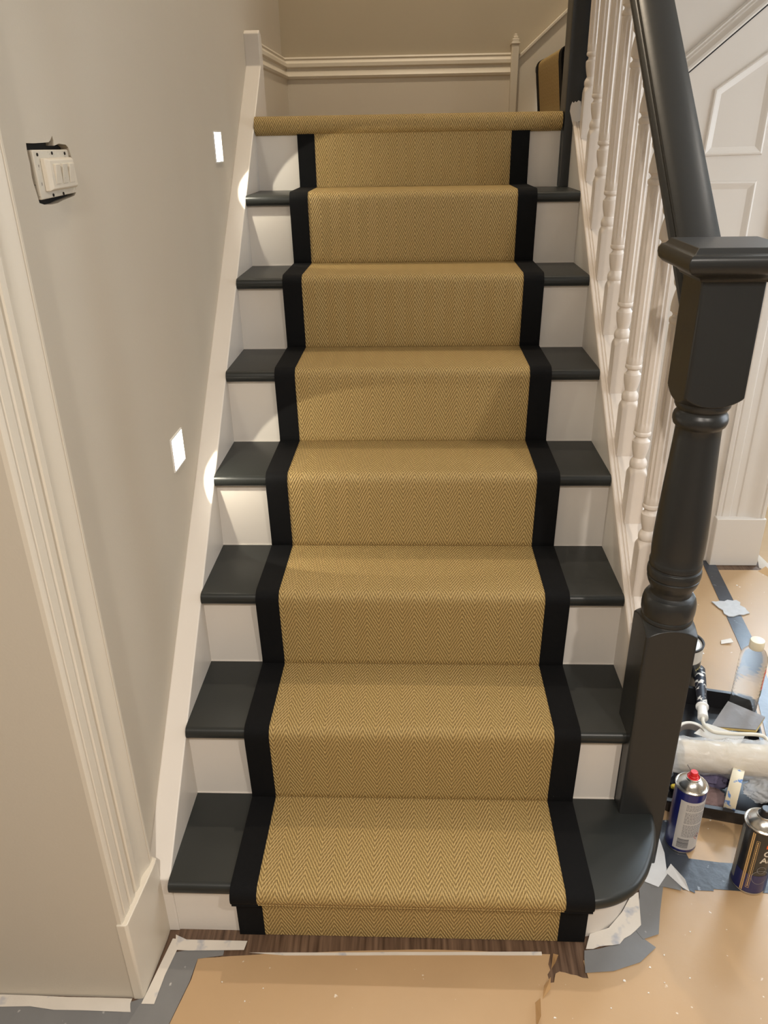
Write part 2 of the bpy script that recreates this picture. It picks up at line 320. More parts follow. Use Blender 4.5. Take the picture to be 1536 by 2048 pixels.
for i in range(1, 8):
    z1 = hz(i); z0 = z1 - TH
    r = TH * 0.42
    prof = [(0.0, z0)] + [(-NS + r - r * math.cos(a), z0 + r - r * math.sin(a)) for a in (math.pi / 2, math.pi / 3, math.pi / 6, 0)] + [(-NS + r - r * math.cos(a), z1 - r + r * math.sin(a)) for a in (0, math.pi / 6, math.pi / 3, math.pi / 2)] + [(G + 0.002, z1), (G + 0.002, z0)]
    if i == 1:
        edge = smooth_curve(CURT, 6)
        # curtail: inset rings give the rounded edge
        def ring(ins, z):
            n = len(edge); out = []
            for q in range(n):
                a = Vector(edge[max(q - 1, 0)]); b = Vector(edge[min(q + 1, n - 1)]); t = (b - a).normalized(); nn = Vector((-t.y, t.x))
                pnt = Vector(edge[q]) + nn * ins; out.append((pnt.x if q else 0.0, pnt.y, z))
            return out + [(0.972 - ins, 0.1765, z), (0.902, 0.1765, z), (0.898, G + 0.002, z), (0.0, G + 0.002, z)]
        rr = [(r * (1 - math.cos(a)), z0 + r * (1 - math.sin(a))) for a in (math.pi / 2, math.pi / 3, math.pi / 6, 0)] + [(r * (1 - math.cos(a)), z1 - r + r * math.sin(a)) for a in (0, math.pi / 6, math.pi / 3, math.pi / 2)]
        build('tread', MB().loft([ring(a, b) for a, b in rr]), DARKT, st, smooth=50)['label'] = 'dark grey bottom tread with rounded curtail end'
        # its riser follows the curve
        red = [(x, y + 0.022) for x, y in edge if x <= 0.9]; 
        red = [(0.0, 0.004), (0.4, 0.004), (0.60, 0.004), (0.68, 0.004), (0.74, 0.004), (0.80, 0.006), (0.842, 0.016), (0.876, 0.040), (0.905, 0.075), (0.925, 0.11), (0.938, 0.150), (0.940, 0.176)]
        red = smooth_curve(red, 5)
        mbx = MB().loft([[(x, y, z) for x, y in red] + [(0.90, 0.176, z), (0.90, 0.19, z), (0, 0.19, z)] for z in (0.0, z0)])
        build('riser', mbx, TRIM, st, smooth=40)
    else:
        x1 = W if i > 2 else 0.912
        y0 = (i - 1) * G
        if i == 2:
            poly = [(0, 0)]
        mbx = MB().loft([[(x, y0 + a, b) for a, b in prof] for x in (0.0, W)])
        build('tread', mbx, DARKT, st, smooth=50)
        build('riser', MB().box(0.0, W if i > 2 else 0.8985, y0, y0 + 0.012, hz(i - 1), z0).box(0.0, W if i > 2 else 0.8985, y0 - 0.0018, y0, hz(i - 1) + 0.0002, hz(i - 1) + 0.0022), TRIM, st, smooth=0)
build('riser', MB().box(0.0, W - 0.028, 7 * G, 7 * G + 0.012, hz(7), ZL), TRIM, st, smooth=0)
# landing deck
build('landing_deck', MB().box(0.0, 0.898, 7 * G + 0.012, 1.8, ZL - 0.03, ZL).box(0.0, 3.0, 1.8, BY, ZL - 0.03, ZL), TRIM, st, smooth=0)
# strings
def sline(y): return nose(y) - 0.012
build('string', MB().prism([(-0.0, sline(0.0) - 0.01), (-0.0, 0.0), (0.30, 0.0), (1.90, ZL - 0.05), (1.735, ZL - 0.02), (1.735, 1.700), (1.728, 1.722), (1.706, 1.734), (1.690, 1.724), (1.690, sline(1.69))], lambda a, b: (WX - 0.0008, a, b), lambda a, b: (0.0, a, b)), TRIM, st, smooth=0, bevel=0.0025)
build('string', MB().prism([(0.272, sline(0.272) - 0.004), (0.272, sline(0.272) - 0.36), (1.50, sline(1.50) - 0.30), (1.50, sline(1.50) - 0.004)], lambda a, b: (W, a, b), lambda a, b: (0.972, a, b)), TRIM, st, smooth=0)
# base rail on the right string, with two fine grooves by its inner edge
BR = [(0.925, -0.022), (0.9255, 0.001), (0.928, 0.004), (0.9345, 0.004), (0.9355, 0.0005), (0.9375, 0.0005), (0.9385, 0.004), (0.9415, 0.004), (0.9425, 0.001), (0.944, 0.001), (0.945, 0.003), (0.984, 0.003), (0.985, 0.001), (0.990, 0.001), (0.990, -0.022)]
RB = [(0.925, -0.020), (0.9255, -0.006), (0.928, -0.0035), (0.933, -0.0035), (0.934, -0.0070), (0.936, -0.0070), (0.937, -0.0035), (0.940, -0.0035), (0.941, -0.0060), (0.943, -0.0060), (0.944, -0.0030), (0.986, -0.0030), (0.990, -0.006), (0.990, -0.020)]
br = build('base_rail', MB().loft([[(x, y, nose(y) + b) for x, b in RB] for y in (0.2725, 1.486)]), BAL, st, smooth=20)
RAILB = -0.0030

# ------------------------------------------------------------------ landing carpet roll, runner
def offset_poly(path, d):
    out = []; n = len(path); P = [Vector(p) for p in path]
    for i in range(n):
        e1 = (P[i] - P[i - 1]).normalized() if i else (P[1] - P[0]).normalized(); e2 = (P[i + 1] - P[i]).normalized() if i < n - 1 else e1
        n1 = Vector((-e1.y, e1.x)); n2 = Vector((-e2.y, e2.x)); m_ = n1 + n2
        m_ = m_.normalized() if m_.length > 1e-4 else n1; out.append(P[i] + m_ * d / max(0.5, m_.dot(n1)))
    return out
def strip(name, path, x0, x1, th, m, parent, axis='x', nx=1, smooth=60):
    """cloth strip: path (y, z) of the underside, thickness th outwards, UV = (x, arc length)"""
    out = offset_poly(path, th); ins = [Vector(p) for p in path]
    s = [0.0]
    for i in range(1, len(out)): s.append(s[-1] + (out[i] - out[i - 1]).length)
    vs, fs, uv = [], [], []
    xs = [x0 + (x1 - x0) * q / nx for q in range(nx + 1)]; n = len(out)
    P3 = (lambda x, q: (x, q.x, q.y)) if axis == 'x' else (lambda x, q: (q.x, x, q.y))
    for x in xs:
        for q in out: vs.append(P3(x, q))
    b = len(vs)
    for x in (x0, x1):
        for q in ins: vs.append(P3(x, q))
    for c in range(nx):
        for i in range(n - 1): fs.append((c * n + i, (c + 1) * n + i, (c + 1) * n + i + 1, c * n + i + 1))
    for i in range(n - 1): fs.append((i, i + 1, b + i + 1, b + i)); fs.append((nx * n + i + 1, nx * n + i, b + n + i, b + n + i + 1)); fs.append((b + i, b + i + 1, b + n + i + 1, b + n + i))
    fs.append((0, b, b + n, nx * n)); fs.append((n - 1, nx * n + n - 1, b + 2 * n - 1, b + n - 1))
    me = bpy.data.meshes.new(name); me.from_pydata(vs, [], fs); bm = bmesh.new(); bm.from_mesh(me); bmesh.ops.recalc_face_normals(bm, faces=bm.faces); bm.to_mesh(me); bm.free()
    ul = me.uv_layers.new(name='UVMap')
    for lp in me.loops:
        vi = lp.vertex_index; co_ = vs[vi]
        k = vi % n if vi < b else (vi - b) % n
        ul.data[lp.index].uv = (co_[0 if axis == 'x' else 1], s[k])
    me.materials.append(m); me.polygons.foreach_set('use_smooth', [True] * len(me.polygons)); me.set_sharp_from_angle(angle=math.radians(smooth))
    o = bpy.data.objects.new(name, me); C.objects.link(o)
    if parent: o.parent = parent
    return o
def arc(cy, cz, r, a0, a1, n): return [(cy + r * math.cos(a0 + (a1 - a0) * i / n), cz + r * math.sin(a0 + (a1 - a0) * i / n)) for i in range(n + 1)]
def runner_path(gap):
    P = [(0.0025 - gap, 0.002)]
    z1 = hz(1)
    P += [(0.0025 - gap, z1 - TH - 0.006), (-0.004 - gap, z1 - TH - 0.003), (-0.022, z1 - TH - 0.001)]
    P += arc(-0.030 + 0.014, z1 - 0.0135, 0.0145 + gap, -math.pi * 0.62, -math.pi * 1.5, 8)
    for i in range(2, 8):
        y0 = (i - 1) * G; zb = hz(i - 1); z1 = hz(i)
        P += [(y0 - 0.012 - gap, zb + 0.0004 + gap), (y0 - 0.0025 - gap, zb + 0.0016 + gap), (y0 - 0.0095 - gap, zb + 0.0115), (y0 - 0.0085 - gap, zb + 0.022)]
        P += [(y0 - NS - 0.0005 - gap, z1 - TH - 0.004)]
        P += arc(y0 - NS + 0.0135, z1 - 0.0135, 0.014 + gap, -math.pi * 1.0, -math.pi * 1.5, 6)
    y0 = 7 * G
    P += [(y0 - 0.014 - gap, hz(7) + 0.0004 + gap), (y0 - 0.005 - gap, hz(7) + 0.003 + gap), (y0 - 0.003 - gap, hz(7) + 0.012), (y0 - 0.003 - gap, ZL - 0.036)]
    return P
run = thing('stair_runner', 'golden herringbone sisal runner with black binding down the whole stair', 'carpet')
strip('carpet', runner_path(0.001), 0.172, 0.757, 0.0065, SISAL, run)
for a, b in ((0.124, 0.175), (0.754, 0.807)):
    strip('border', runner_path(0.0008), a, b, 0.0078, BIND, run)['label'] = 'black cotton border'
# roll at the landing edge
lc = thing('landing_carpet', 'herringbone sisal carpet rolled over the landing edge at the top', 'carpet')
y0 = 7 * G
path = [(y0 - 0.001, ZL - 0.034)] + arc(y0 - 0.002, ZL - 0.0135, 0.0185, -math.pi * 0.55, -math.pi * 1.5, 12) + [(y0 + 0.06, ZL + 0.003), (y0 + 0.27, ZL + 0.003)]
strip('nosing_roll', path, 0.001, 0.8975, 0.0065, SISAL, lc, nx=1)
build('landing_sheet', MB().box(0.003, 0.90, 1.79, BY - 0.03, ZL + 0.003, ZL + 0.009), SISAL, lc, smooth=0)

# ------------------------------------------------------------------ newels, handrail, balusters
def turned(prof, s, n=64, flute=None, bottom=None, top=None, cx=0, cy=0, rotcorner=True):
    rings = []
    for z, R in prof:
        ring = []
        for j in range(n):
            a = 2 * math.pi * (j + 0.0) / n
            sq = s / max(abs(math.cos(a)), abs(math.sin(a)))
            r = min(sq, R)
            if flute and flute[0] < z < flute[1]:
                e = min(1, (z - flute[0]) / 0.010, (flute[1] - z) / 0.010)
                r -= flute[3] * e * (0.5 - 0.5 * math.cos(flute[2] * a)) ** 0.8
            ring.append([r * math.cos(a), r * math.sin(a), z])
        rings.append(ring)
    if bottom:
        for q in rings[0]: q[2] = bottom(q[1])
    if top:
        for q in rings[-1]: q[2] = top(q[1])
    return MB().loft(rings)
NX, NY, NSZ = 0.947, 0.2245, 0.0475
lampt = [(0.0, .0655), (.594, .0655), (.5975, .0630), (.602, .0575), (.606, .0525), (.6085, .0485), (.6105, .0455), (.612, .0455), (.614, .0470), (.619, .0472), (.622, .0455), (.6235, .0470), (.630, .0484), (.640, .0488), (.650, .0482), (.658, .0465), (.663, .0435), (.665, .0395), (.668, .0365), (.673, .0360), (.680, .0385), (.690, .0435), (.699, .0462), (.702, .0462), (.7035, .0445), (.706, .0472), (.712, .0478), (.718, .0476), (.722, .0465), (.7235, .0440), (.7255, .0440), (.7275, .0462), (.734, .0464), (.738, .0455), (.740, .0448), (.760, .0462), (.790, .0460), (.830, .0445), (.880, .0420), (.930, .0395), (.975, .0375), (.990, .0372), (.993, .0385), (.996, .0420), (1.002, .0440), (1.008, .0443), (1.014, .0428), (1.017, .0405), (1.0195, .0395), (1.022, .0395), (1.0245, .0415), (1.029, .0440), (1.033, .0448), (1.036, .0448), (1.0375, .0475), (1.040, .0520), (1.044, .0570), (1.0485, .0620), (1.053, .0655), (1.244, .0655)]
nw = thing('newel_post', 'dark grey turned newel post with square cap at the stair foot', 'newel post', (NX, NY, 0))
def densify(prof, z0, z1, k):
    out = []
    for (a, ra), (b_, rb) in zip(prof, prof[1:]):
        out.append((a, ra))
        if a >= z0 and b_ <= z1: out += [(a + (b_ - a) * q / k, ra + (rb - ra) * q / k) for q in range(1, k)]
    return out + [prof[-1]]
lampt = densify(densify(lampt, .593, .611, 5), 1.0355, 1.054, 5)
build('post', turned(lampt, NSZ, 144), DARK, nw, smooth=32, bevel=0.0012)
capp = [(0.0475, 1.232), (0.052, 1.233), (0.053, 1.236), (0.057, 1.240), (0.066, 1.244), (0.075, 1.248), (0.0805, 1.254), (0.0825, 1.262), (0.0820, 1.268), (0.0785, 1.2735), (0.074, 1.2755), (0.0725, 1.277), (0.0675, 1.284)]
build('newel_cap', MB().loft([[(-r, -r, z), (r, -r, z), (r, r, z), (-r, r, z)] for r, z in capp]), DARK, nw, smooth=40, bevel=0.001)
un = thing('newel_post', 'dark square upper newel post at the landing edge', 'newel post', (0.947, 1.534, 0))
build('post', turned([(hz(7) + 0.0005, .0640), (3.2, .0640)], 0.0465, 64), DARK, un, smooth=30)
smear = [(0.914, 1.494), (0.915, 1.507), (0.919, 1.518), (0.923, 1.5145), (0.927, 1.519), (0.931, 1.516), (0.936, 1.521), (0.943, 1.518), (0.949, 1.471), (0.925, 1.458), (0.919, 1.478)]
build('paint_smear', MB().loft([[(a - 0.947, yy, b) for a, b in smear] for yy in (-0.0466, -0.0480)]), TRIM, un, smooth=0)['label'] = 'ragged edge of white paint on the dark post'
# handrail
HB, HT = 0.735, 0.803
RH = [(0.026, 0.0), (0.028, 0.012), (0.037, 0.016), (0.041, 0.021), (0.042, 0.027), (0.0405, 0.034), (0.0365, 0.039), (0.0330, 0.0405), (0.0330, 0.0465), (0.0360, 0.049), (0.0365, 0.053), (0.0345, 0.0585), (0.030, 0.0615), (0.020, 0.0645), (0.010, 0.0660), (0.0, 0.0665)]
RP = [(-a, b) for a, b in RH] + [(a, b) for a, b in RH[-2::-1]]
hr = build('handrail', MB().loft([[(NX + x, y, nose(y) + HB + h) for x, h in RP] for y in (0.2725, 0.6, 1.0, 1.4869)]), DARK, smooth=28)
me = hr.data
tag(hr, 'dark grey moulded handrail sloping up from the capped newel post', 'handrail')
# short lower end beneath the newel cap
BX = 0.960; BS = 0.0185
bp = [(0, .0258), (.094, .0258), (.0985, .0240), (.103, .0213), (.107, .0190), (.1095, .0176), (.112, .0170), (.1135, .0180), (.118, .0186), (.124, .0182), (.128, .0165), (.132, .0140), (.1345, .0128), (.137, .0132), (.142, .0145), (.150, .0163), (.160, .0180), (.168, .0185), (.1725, .0182), (.174, .0165), (.1755, .0150), (.179, .0128), (.182, .0126), (.184, .0150), (.1865, .0178), (.190, .0184), (.1935, .0178), (.195, .0168), (.197, .0174), (.210, .0176), (.213, .0176), (.217, .0176), (.224, .0177), (.38, .0178), (.545, .0174), (.551, .0173), (.556, .0172), (.560, .0170), (.5625, .0160), (.565, .0178), (.569, .0184), (.573, .0176), (.5755, .0140), (.579, .0126), (.583, .0150), (.585, .0182), (.592, .0185), (.600, .0178), (.611, .0160), (.620, .0140), (.624, .0128), (.628, .0140), (.632, .0172), (.637, .0186), (.643, .0182), (.646, .0172), (.649, .0176), (.652, .0190), (.656, .0213), (.6605, .0240), (.665, .0258), (.735, .0258)]
ORD = ['first', 'second', 'third', 'fourth', 'fifth', 'sixth', 'seventh', 'eighth', 'ninth']
b0 = None
for k in range(9):
    yc = 0.438 + 0.1275 * k if k < 8 else 1.452
    if b0 is None:
        mbx = turned(bp, BS, 72, flute=(.205, .557, 12, .0024), bottom=lambda y: RAILB + y * SL + 0.0003, top=lambda y: HB + y * SL - 0.0003)
        b0 = build('baluster', mbx, BAL, smooth=30, loc=(BX, yc, nose(yc))); o = b0
    else:
        o = b0.copy(); C.objects.link(o); o.location = (BX, yc, nose(yc))
    tag(o, 'white fluted baluster, %s one up the stairs from the dark newel post' % ORD[k] if k < 8 else 'white fluted baluster, topmost of nine, against the upper newel post', 'baluster', 'white turned balusters under the handrail')

# ------------------------------------------------------------------ upper flight beyond the landing
us = thing('upper_staircase', 'short upper flight turning right from the landing, mostly hidden behind the upper newel post', 'staircase', (0, 0, 0))
UX = 0.95; UY0, UY1 = 1.60, BY - 0.025
for i in range(3):
    x0 = UX + i * G; zb = ZL + i * H
    build('riser', MB().box(x0, x0 + 0.012, UY0, UY1, zb + (0.001 if i == 0 else 0), zb + H - TH), TRIM, us, smooth=0)
    build('tread', MB().box(x0 - NS, x0 + G, UY0, UY1, zb + H - TH, zb + H), DARKT, us, bevel=0.008, seg=3)
def usl(x): return 1.690 + (x - 0.862) * 0.86
build('string', MB().prism([(0.8655, ZL + 0.001), (0.8655, usl(0.8655)), (1.7, usl(1.7)), (1.7, usl(1.7) - 0.3), (1.10, ZL + 0.001)], lambda a, b: (a, BY - 0.022, b), lambda a, b: (a, BY, b)), TRIML, us, smooth=0)
build('string_capping', MB().prism([(0.8655, usl(0.8655)), (0.8655, usl(0.8655) + 0.016), (1.7, usl(1.7) + 0.016), (1.7, usl(1.7))], lambda a, b: (a, BY - 0.032, b), lambda a, b: (a, BY, b)), TRIML, us, smooth=0, bevel=0.003)
hp = MB().box(0.838, 0.865, BY - 0.045, BY - 0.001, ZL + 0.001, 1.745)
ub = build('end_post', hp, TRIML, us, bevel=0.002)
cp = MB()
for (a, z0, z1) in ((0.003, 1.745, 1.752), (-0.001, 1.752, 1.764), (-0.005, 1.764, 1.772), (-0.009, 1.772, 1.780)):
    cp.box(0.838 - a, 0.865 + a, BY - 0.045 - a, BY, z0, z1)
build('cap', cp, TRIML, ub, bevel=0.002)
ur = thing('stair_runner', 'sisal runner climbing the upper flight beside the dark upper newel post', 'carpet')
upath = []
for i in range(3):
    x0 = UX + i * G; zb = ZL + i * H; z1 = zb + H
    upath += [(x0 - 0.003, zb + 0.012 if i == 0 else zb + 0.004), (x0 - NS - 0.002, z1 - TH - 0.004)] + arc(x0 - NS + 0.0135, z1 - 0.0135, 0.016, -math.pi, -math.pi * 1.5, 6)
strip('carpet', upath, 1.805, 2.262, 0.0065, SISAL, ur, axis='y')
for a, b in ((1.757, 1.808), (2.26, 2.312)): strip('border', upath, a, b, 0.0078, BIND, ur, axis='y')['label'] = 'black cotton border'

# ------------------------------------------------------------------ step lights
LENS = mat('step_light_lens', (1, 0.97, 0.9), 0.4, 0.4, emit=((1.0, 0.93, 0.78), 14))
def step_light(y, z, label):
    t = thing('step_light', label, 'light', (WX, y, z), 0, 'lit step lights on the left wall')
    f = MB(); a, b = 0.041, 0.0375
    f.box(0, 0.003, -a, a, b - 0.003, b).box(0, 0.003, -a, a, -b, -b + 0.003).box(0, 0.003, -a, -a + 0.003, -b + 0.003, b - 0.003).box(0, 0.003, a - 0.003, a, -b + 0.003, b - 0.003)
    build('frame', f, WHITEP, t, smooth=0)
    build('lens', MB().box(0, 0.0022, -a + 0.003, a - 0.003, -b + 0.003, b - 0.003), LENS, t, smooth=0)
    spot('step_lamp', (WX + 0.006, y + 0.01, z - 0.01), (WX + 0.006 + 0.075, y + 0.01 + 0.055, z - 0.01 - 0.055), 2.1, (1.0, 0.92, 0.74), 76, 0.004, 0.05)
    return t
step_light(1.208, 1.419, 'bright square step light on the left wall, the higher of two')
step_light(0.541, 0.827, 'bright square step light on the left wall, the lower of two')

# ------------------------------------------------------------------ switch in the torn hole
SWP = mat('spattered_switch_plastic', (0.60, 0.55, 0.46), 0.5, 0.4, var=0.1, vscale=60, bump=0.3, bscale=200); spots(SWP, (0.10, 0.08, 0.06), 170, 0.66, 0.72)
SWI = mat('switch_insert', (0.66, 0.60, 0.50), 0.45, 0.4, var=0.05, vscale=80)
HOLE = mat('painted_hole_shade', (0.02, 0.017, 0.014), 0.8, 0.2, var=0.5, vscale=60)  # near-black paints in the shade inside the hole; screws share it
sw = thing('light_switch', 'three-gang light switch without its faceplate in a torn wall hole', 'switch', (WX, 0, 0))
build('back_box', MB().box(-0.040, -0.012, 0.094, 0.250, 1.350, 1.446), HOLE, sw, smooth=0)
fm = MB()
fo = [(0.110, 1.4265), (0.228, 1.4255), (0.2345, 1.366), (0.1115, 1.3635)]; fi = [(0.128, 1.416), (0.222, 1.4155), (0.226, 1.374), (0.128, 1.373)]
fm.loft([[(x, a, b) for a, b in fo] for x in (-0.011, 0.002)])
build('mounting_frame', fm, SWP, sw, bevel=0.0015)
body = MB().loft([[(x, (a - 0.176) * s + 0.176, (b - 1.395) * s + 1.395) for a, b in fi] for x, s in ((0.002, 1.0), (0.008, 0.98), (0.0125, 0.86))])
bd = build('switch_body', body, SWI, sw, bevel=0.001)
for q in range(3):
    y0_ = 0.143 + q * 0.024
    r_ = MB().loft([[(x, y0_ + dy, 1.395 + dz) for dy, dz in ((0, 0.0135), (0.018, 0.0135), (0.018, -0.0135), (0, -0.0135))] for x in (0.0125,)] + [[(0.0165, y0_ + 0.001, 1.395 + 0.0125), (0.0165, y0_ + 0.017, 1.395 + 0.0125), (0.0135, y0_ + 0.017, 1.395 - 0.0125), (0.0135, y0_ + 0.001, 1.395 - 0.0125)]])
    build('rocker', r_, SWP if q == 1 else SWI, bd, bevel=0.0006)
for (a, b) in ((0.122, 1.4205), (0.17, 1.4215), (0.214, 1.4205), (0.15, 1.3675), (0.185, 1.3675)):
    build('fixing_screw', MB().lathe([(0.0022, 0), (0.0022, 0.001), (0.0014, 0.0014)], n=10), HOLE, sw, loc=(0.002, a, b), rot=(0, math.pi / 2, 0))

# ------------------------------------------------------------------ floor paper and tape
def sheet(name, poly, z, m, label, cat, th=0.0008, group=None, amp=0.0):
    mbx = MB(); n = len(poly)
    t3 = tessellate_polygon([[Vector((a, b, 0)) for a, b in poly]])
    mbx.add([(a, b, z + th) for a, b in poly] + [(a, b, z) for a, b in poly], [tuple(t) for t in t3] + [tuple(n + q for q in reversed(t)) for t in t3] + [(i, (i + 1) % n, n + (i + 1) % n, n + i) for i in range(n)])
    return tag(build(name, mbx, m, smooth=0), label, cat, group)
def jag(p, q, n, amp, seed=1):
    rnd = random.Random(seed); out = []; P = Vector(p); Q = Vector(q); d = (Q - P); nn = Vector((-d.y, d.x)).normalized()
    for i in range(n): t = i / n; out.append(tuple(P + d * t + nn * (rnd.uniform(-amp, amp) if i else 0)))
    return out
PG = 'brown floor protection paper'
sheet('floor_paper', jag((0.052, -0.058), (0.209, -0.044), 5, .0012, 3) + jag((0.209, -0.044), (0.346, -0.036), 4, .001, 4) + jag((0.346, -0.036), (0.513, -0.029), 5, .001, 5) + jag((0.513, -0.029), (0.736, -0.033), 5, .001, 6) + jag((0.736, -0.033), (0.726, -0.085), 5, 0.004, 7) + jag((0.726, -0.085), (0.688, -0.165), 7, 0.004, 8) + [(0.655, -0.5), (0.64, -1.6), (-0.12, -1.6), (-0.1, -0.5), (0.032, -0.182), (0.050, -0.100)], 0.0010, KRAFT, 'brown paper sheet on the floor at the foot of the runner', 'floor paper', group=PG)
sheet('floor_paper', jag((0.704, -0.118), (0.748, -0.068), 8, 0.004, 9) + jag((0.748, -0.068), (0.800, -0.080), 5, 0.003, 10) + [(0.800, -0.080), (0.797, -0.045), (0.86, -0.03), (0.94, 0.01), (0.955, 0.135), (1.26, 0.125), (1.8, 0.10), (1.8, -1.6), (0.655, -1.6), (0.672, -0.5), (0.690, -0.168)], 0.0022, KRAFT, 'brown paper sheet in front of the black spray can, torn at its left edge', 'floor paper', group=PG)
sheet('floor_paper', [(1.02, 0.14), (1.30, 0.13), (1.44, 0.60), (1.50, 0.95), (1.555, 1.50), (1.54, 1.52), (0.998, 1.52), (0.998, 0.2)], 0.0010, KRAFT, 'brown paper sheet under the paint tray and bottle', 'floor paper', group=PG)
sheet('floor_paper', [(1.31, 0.13), (2.95, 0.08), (2.95, 2.38), (1.74, 2.38), (1.74, 1.46), (1.56, 1.46), (1.51, 0.95), (1.45, 0.60)], 0.0010, KRAFT, 'brown paper sheet beyond the long dark tape strip', 'floor paper', group=PG)
# torn flaps
def flap(pts, label, m=KRAFTB):
    mbx = MB(); n = len(pts); mbx.add(pts + [(x, y, z + 0.0007) for x, y, z in pts], [tuple(range(n)), tuple(range(2 * n - 1, n - 1, -1))] + [(i, (i + 1) % n, n + (i + 1) % n, n + i) for i in range(n)])
    return tag(build('paper_flap', mbx, m, smooth=0), label, 'paper scrap')
flap([(0.742, -0.032, .002), (0.750, -0.040, .010), (0.742, -0.056, .012), (0.733, -0.064, .0025)], 'curled torn flap of brown paper below the right black border')
flap([(0.715, -0.096, .0022), (0.728, -0.086, .013), (0.724, -0.108, .011), (0.708, -0.122, .0022)], 'curled torn flap in the middle of the paper tear')
flap([(0.694, -0.128, .0022), (0.703, -0.126, .012), (0.699, -0.160, .015), (0.690, -0.172, .0022)], 'upright torn flap at the bottom edge of the paper tear')
flap([(1.712, 1.452, .001), (1.742, 1.462, .016), (1.752, 1.428, .010), (1.742, 1.398, .002)], 'torn brown flap by the white plinth block')
flap([(1.727, 1.478, .001), (1.735, 1.535, .032), (1.762, 1.470, .014), (1.748, 1.452, .001)], 'raised white scrap against the white plinth block', MASK)
sheet('tape_strip', [(1.536, 1.528), (1.580, 1.526), (1.530, 1.02), (1.492, 0.80), (1.36, 0.24), (1.318, 0.26), (1.446, 0.80), (1.478, 1.0)], 0.0030, BLUET, 'long dark tape strip running up the hall floor', 'tape', th=0.0004)
sheet('tape_strip', [(1.035, 0.116), (1.098, 0.114), (1.10, 0.119), (1.145, 0.116), (1.32, 0.103), (1.8, 0.06), (1.8, 0.135), (1.32, 0.176), (1.136, 0.186), (1.066, 0.196), (1.062, 0.205), (1.03, 0.17)], 0.0036, BLUET, 'dark tape strip crossing behind the black spray can', 'tape', th=0.0004)
sheet('tape_strip', [(1.024, 0.126), (1.058, 0.108), (1.072, 0.196), (1.058, 0.30), (1.022, 0.30), (1.000, 0.26), (1.008, 0.20)], 0.0042, BLUET, 'short dark tape strip under the blue spray can', 'tape', th=0.0004)
sheet('tape_strip', [(0.803, -0.026), (0.800, -0.040), (0.796, -0.071), (0.850, -0.066), (0.905, -0.047), (0.943, -0.016), (0.926, 0.000), (0.924, 0.036), (0.900, 0.010), (0.865, -0.012), (0.83, -0.022)], 0.0050, GREYT, 'grey tape piece on the floor below the curtail step', 'tape', th=0.0004)
sheet('tape_strip', [(0.912, 0.020), (0.922, 0.000), (0.956, 0.012), (0.972, 0.060), (0.996, 0.122), (1.010, 0.160), (0.985, 0.172), (0.952, 0.155), (0.940, 0.095)], 0.0056, GREYT, 'grey tape strip running back along the curtail step', 'tape', th=0.0004)
sheet('tape_strip', [(0.970, 0.118), (0.997, 0.120), (1.030, 0.112), (1.036, 0.132), (1.010, 0.180), (0.978, 0.178)], 0.0062, GREYT, 'small grey tape corner left of the blue spray can', 'tape', th=0.0004)
sheet('masking_paper', jag((0.806, -0.024), (0.874, -0.012), 5, .003, 21) + jag((0.874, -0.012), (0.924, 0.030), 4, .002, 22) + [(0.926, 0.030), (0.940, 0.105), (0.925, 0.10), (0.895, 0.058), (0.86, 0.022), (0.82, 0.008)], 0.0068, MASK, 'white masking paper scrap tucked round the curtail riser', 'tape', th=0.0006)
sheet('masking_paper', [(0.952, 0.135), (0.985, 0.118), (1.012, 0.150), (1.022, 0.205), (1.022, 0.27), (1.000, 0.27), (0.985, 0.185), (0.960, 0.182)], 0.0075, FILM, 'crumpled white film between the curtail step and the blue can', 'tape', th=0.0008)
flap([(1.010, 0.155, .008), (1.022, 0.165, .022), (1.041, 0.128, .020), (1.046, 0.108, .008), (1.034, 0.118, .008)], 'folded white film edge standing by the dark tape', FILM)
# left: grey tape, masking tape
sheet('tape_strip', [(-0.9, -0.142), (-0.058, -0.142), (-0.01, -0.185), (-0.9, -0.22)], 0.0020, GREYT, 'grey tape strip along the foot of the left wall', 'tape', th=0.0004)
sheet('tape_strip', [(-0.06, -0.15), (-0.022, -0.135), (0.004, -0.048), (0.050, -0.038), (0.100, -0.036), (0.100, -0.052), (0.052, -0.060), (0.048, -0.105), (0.030, -0.19), (-0.06, -0.19)], 0.0026, GREYT, 'grey tape strip beside the cream plinth block', 'tape', th=0.0004)
sheet('tape_strip', jag((-0.9, -0.138), (-0.05, -0.1405), 14, .001, 31) + jag((-0.05, -0.1405), (-0.045, -0.165), 3, .003, 32) + jag((-0.045, -0.165), (-0.9, -0.148), 18, .004, 33), 0.0033, MASK, 'paint-smeared masking tape along the foot of the left wall', 'tape', th=0.0004)
sheet('tape_strip', [(-0.030, -0.150), (-0.008, -0.020), (0.010, -0.022), (0.006, -0.050), (-0.002, -0.095), (-0.006, -0.150)], 0.0039, MASK, 'paint-smeared masking tape beside the cream plinth block', 'tape', th=0.0004)
sheet('tape_strip', [(-0.004, -0.012), (0.020, -0.022), (0.142, -0.022), (0.139, -0.041), (0.030, -0.045), (0.004, -0.044)], 0.0045, MASK, 'short masking tape piece on the wood below the bottom riser', 'tape', th=0.0004)
sheet('tape_strip', jag((0.15, -0.0445), (0.72, -0.0285), 8, .0005, 41) + [(0.72, -0.0285), (0.72, -0.034)] + jag((0.72, -0.036), (0.15, -0.050), 8, .0005, 42), 0.0020, MASK, 'thin white tape line along the top edge of the brown paper', 'tape', th=0.0004)
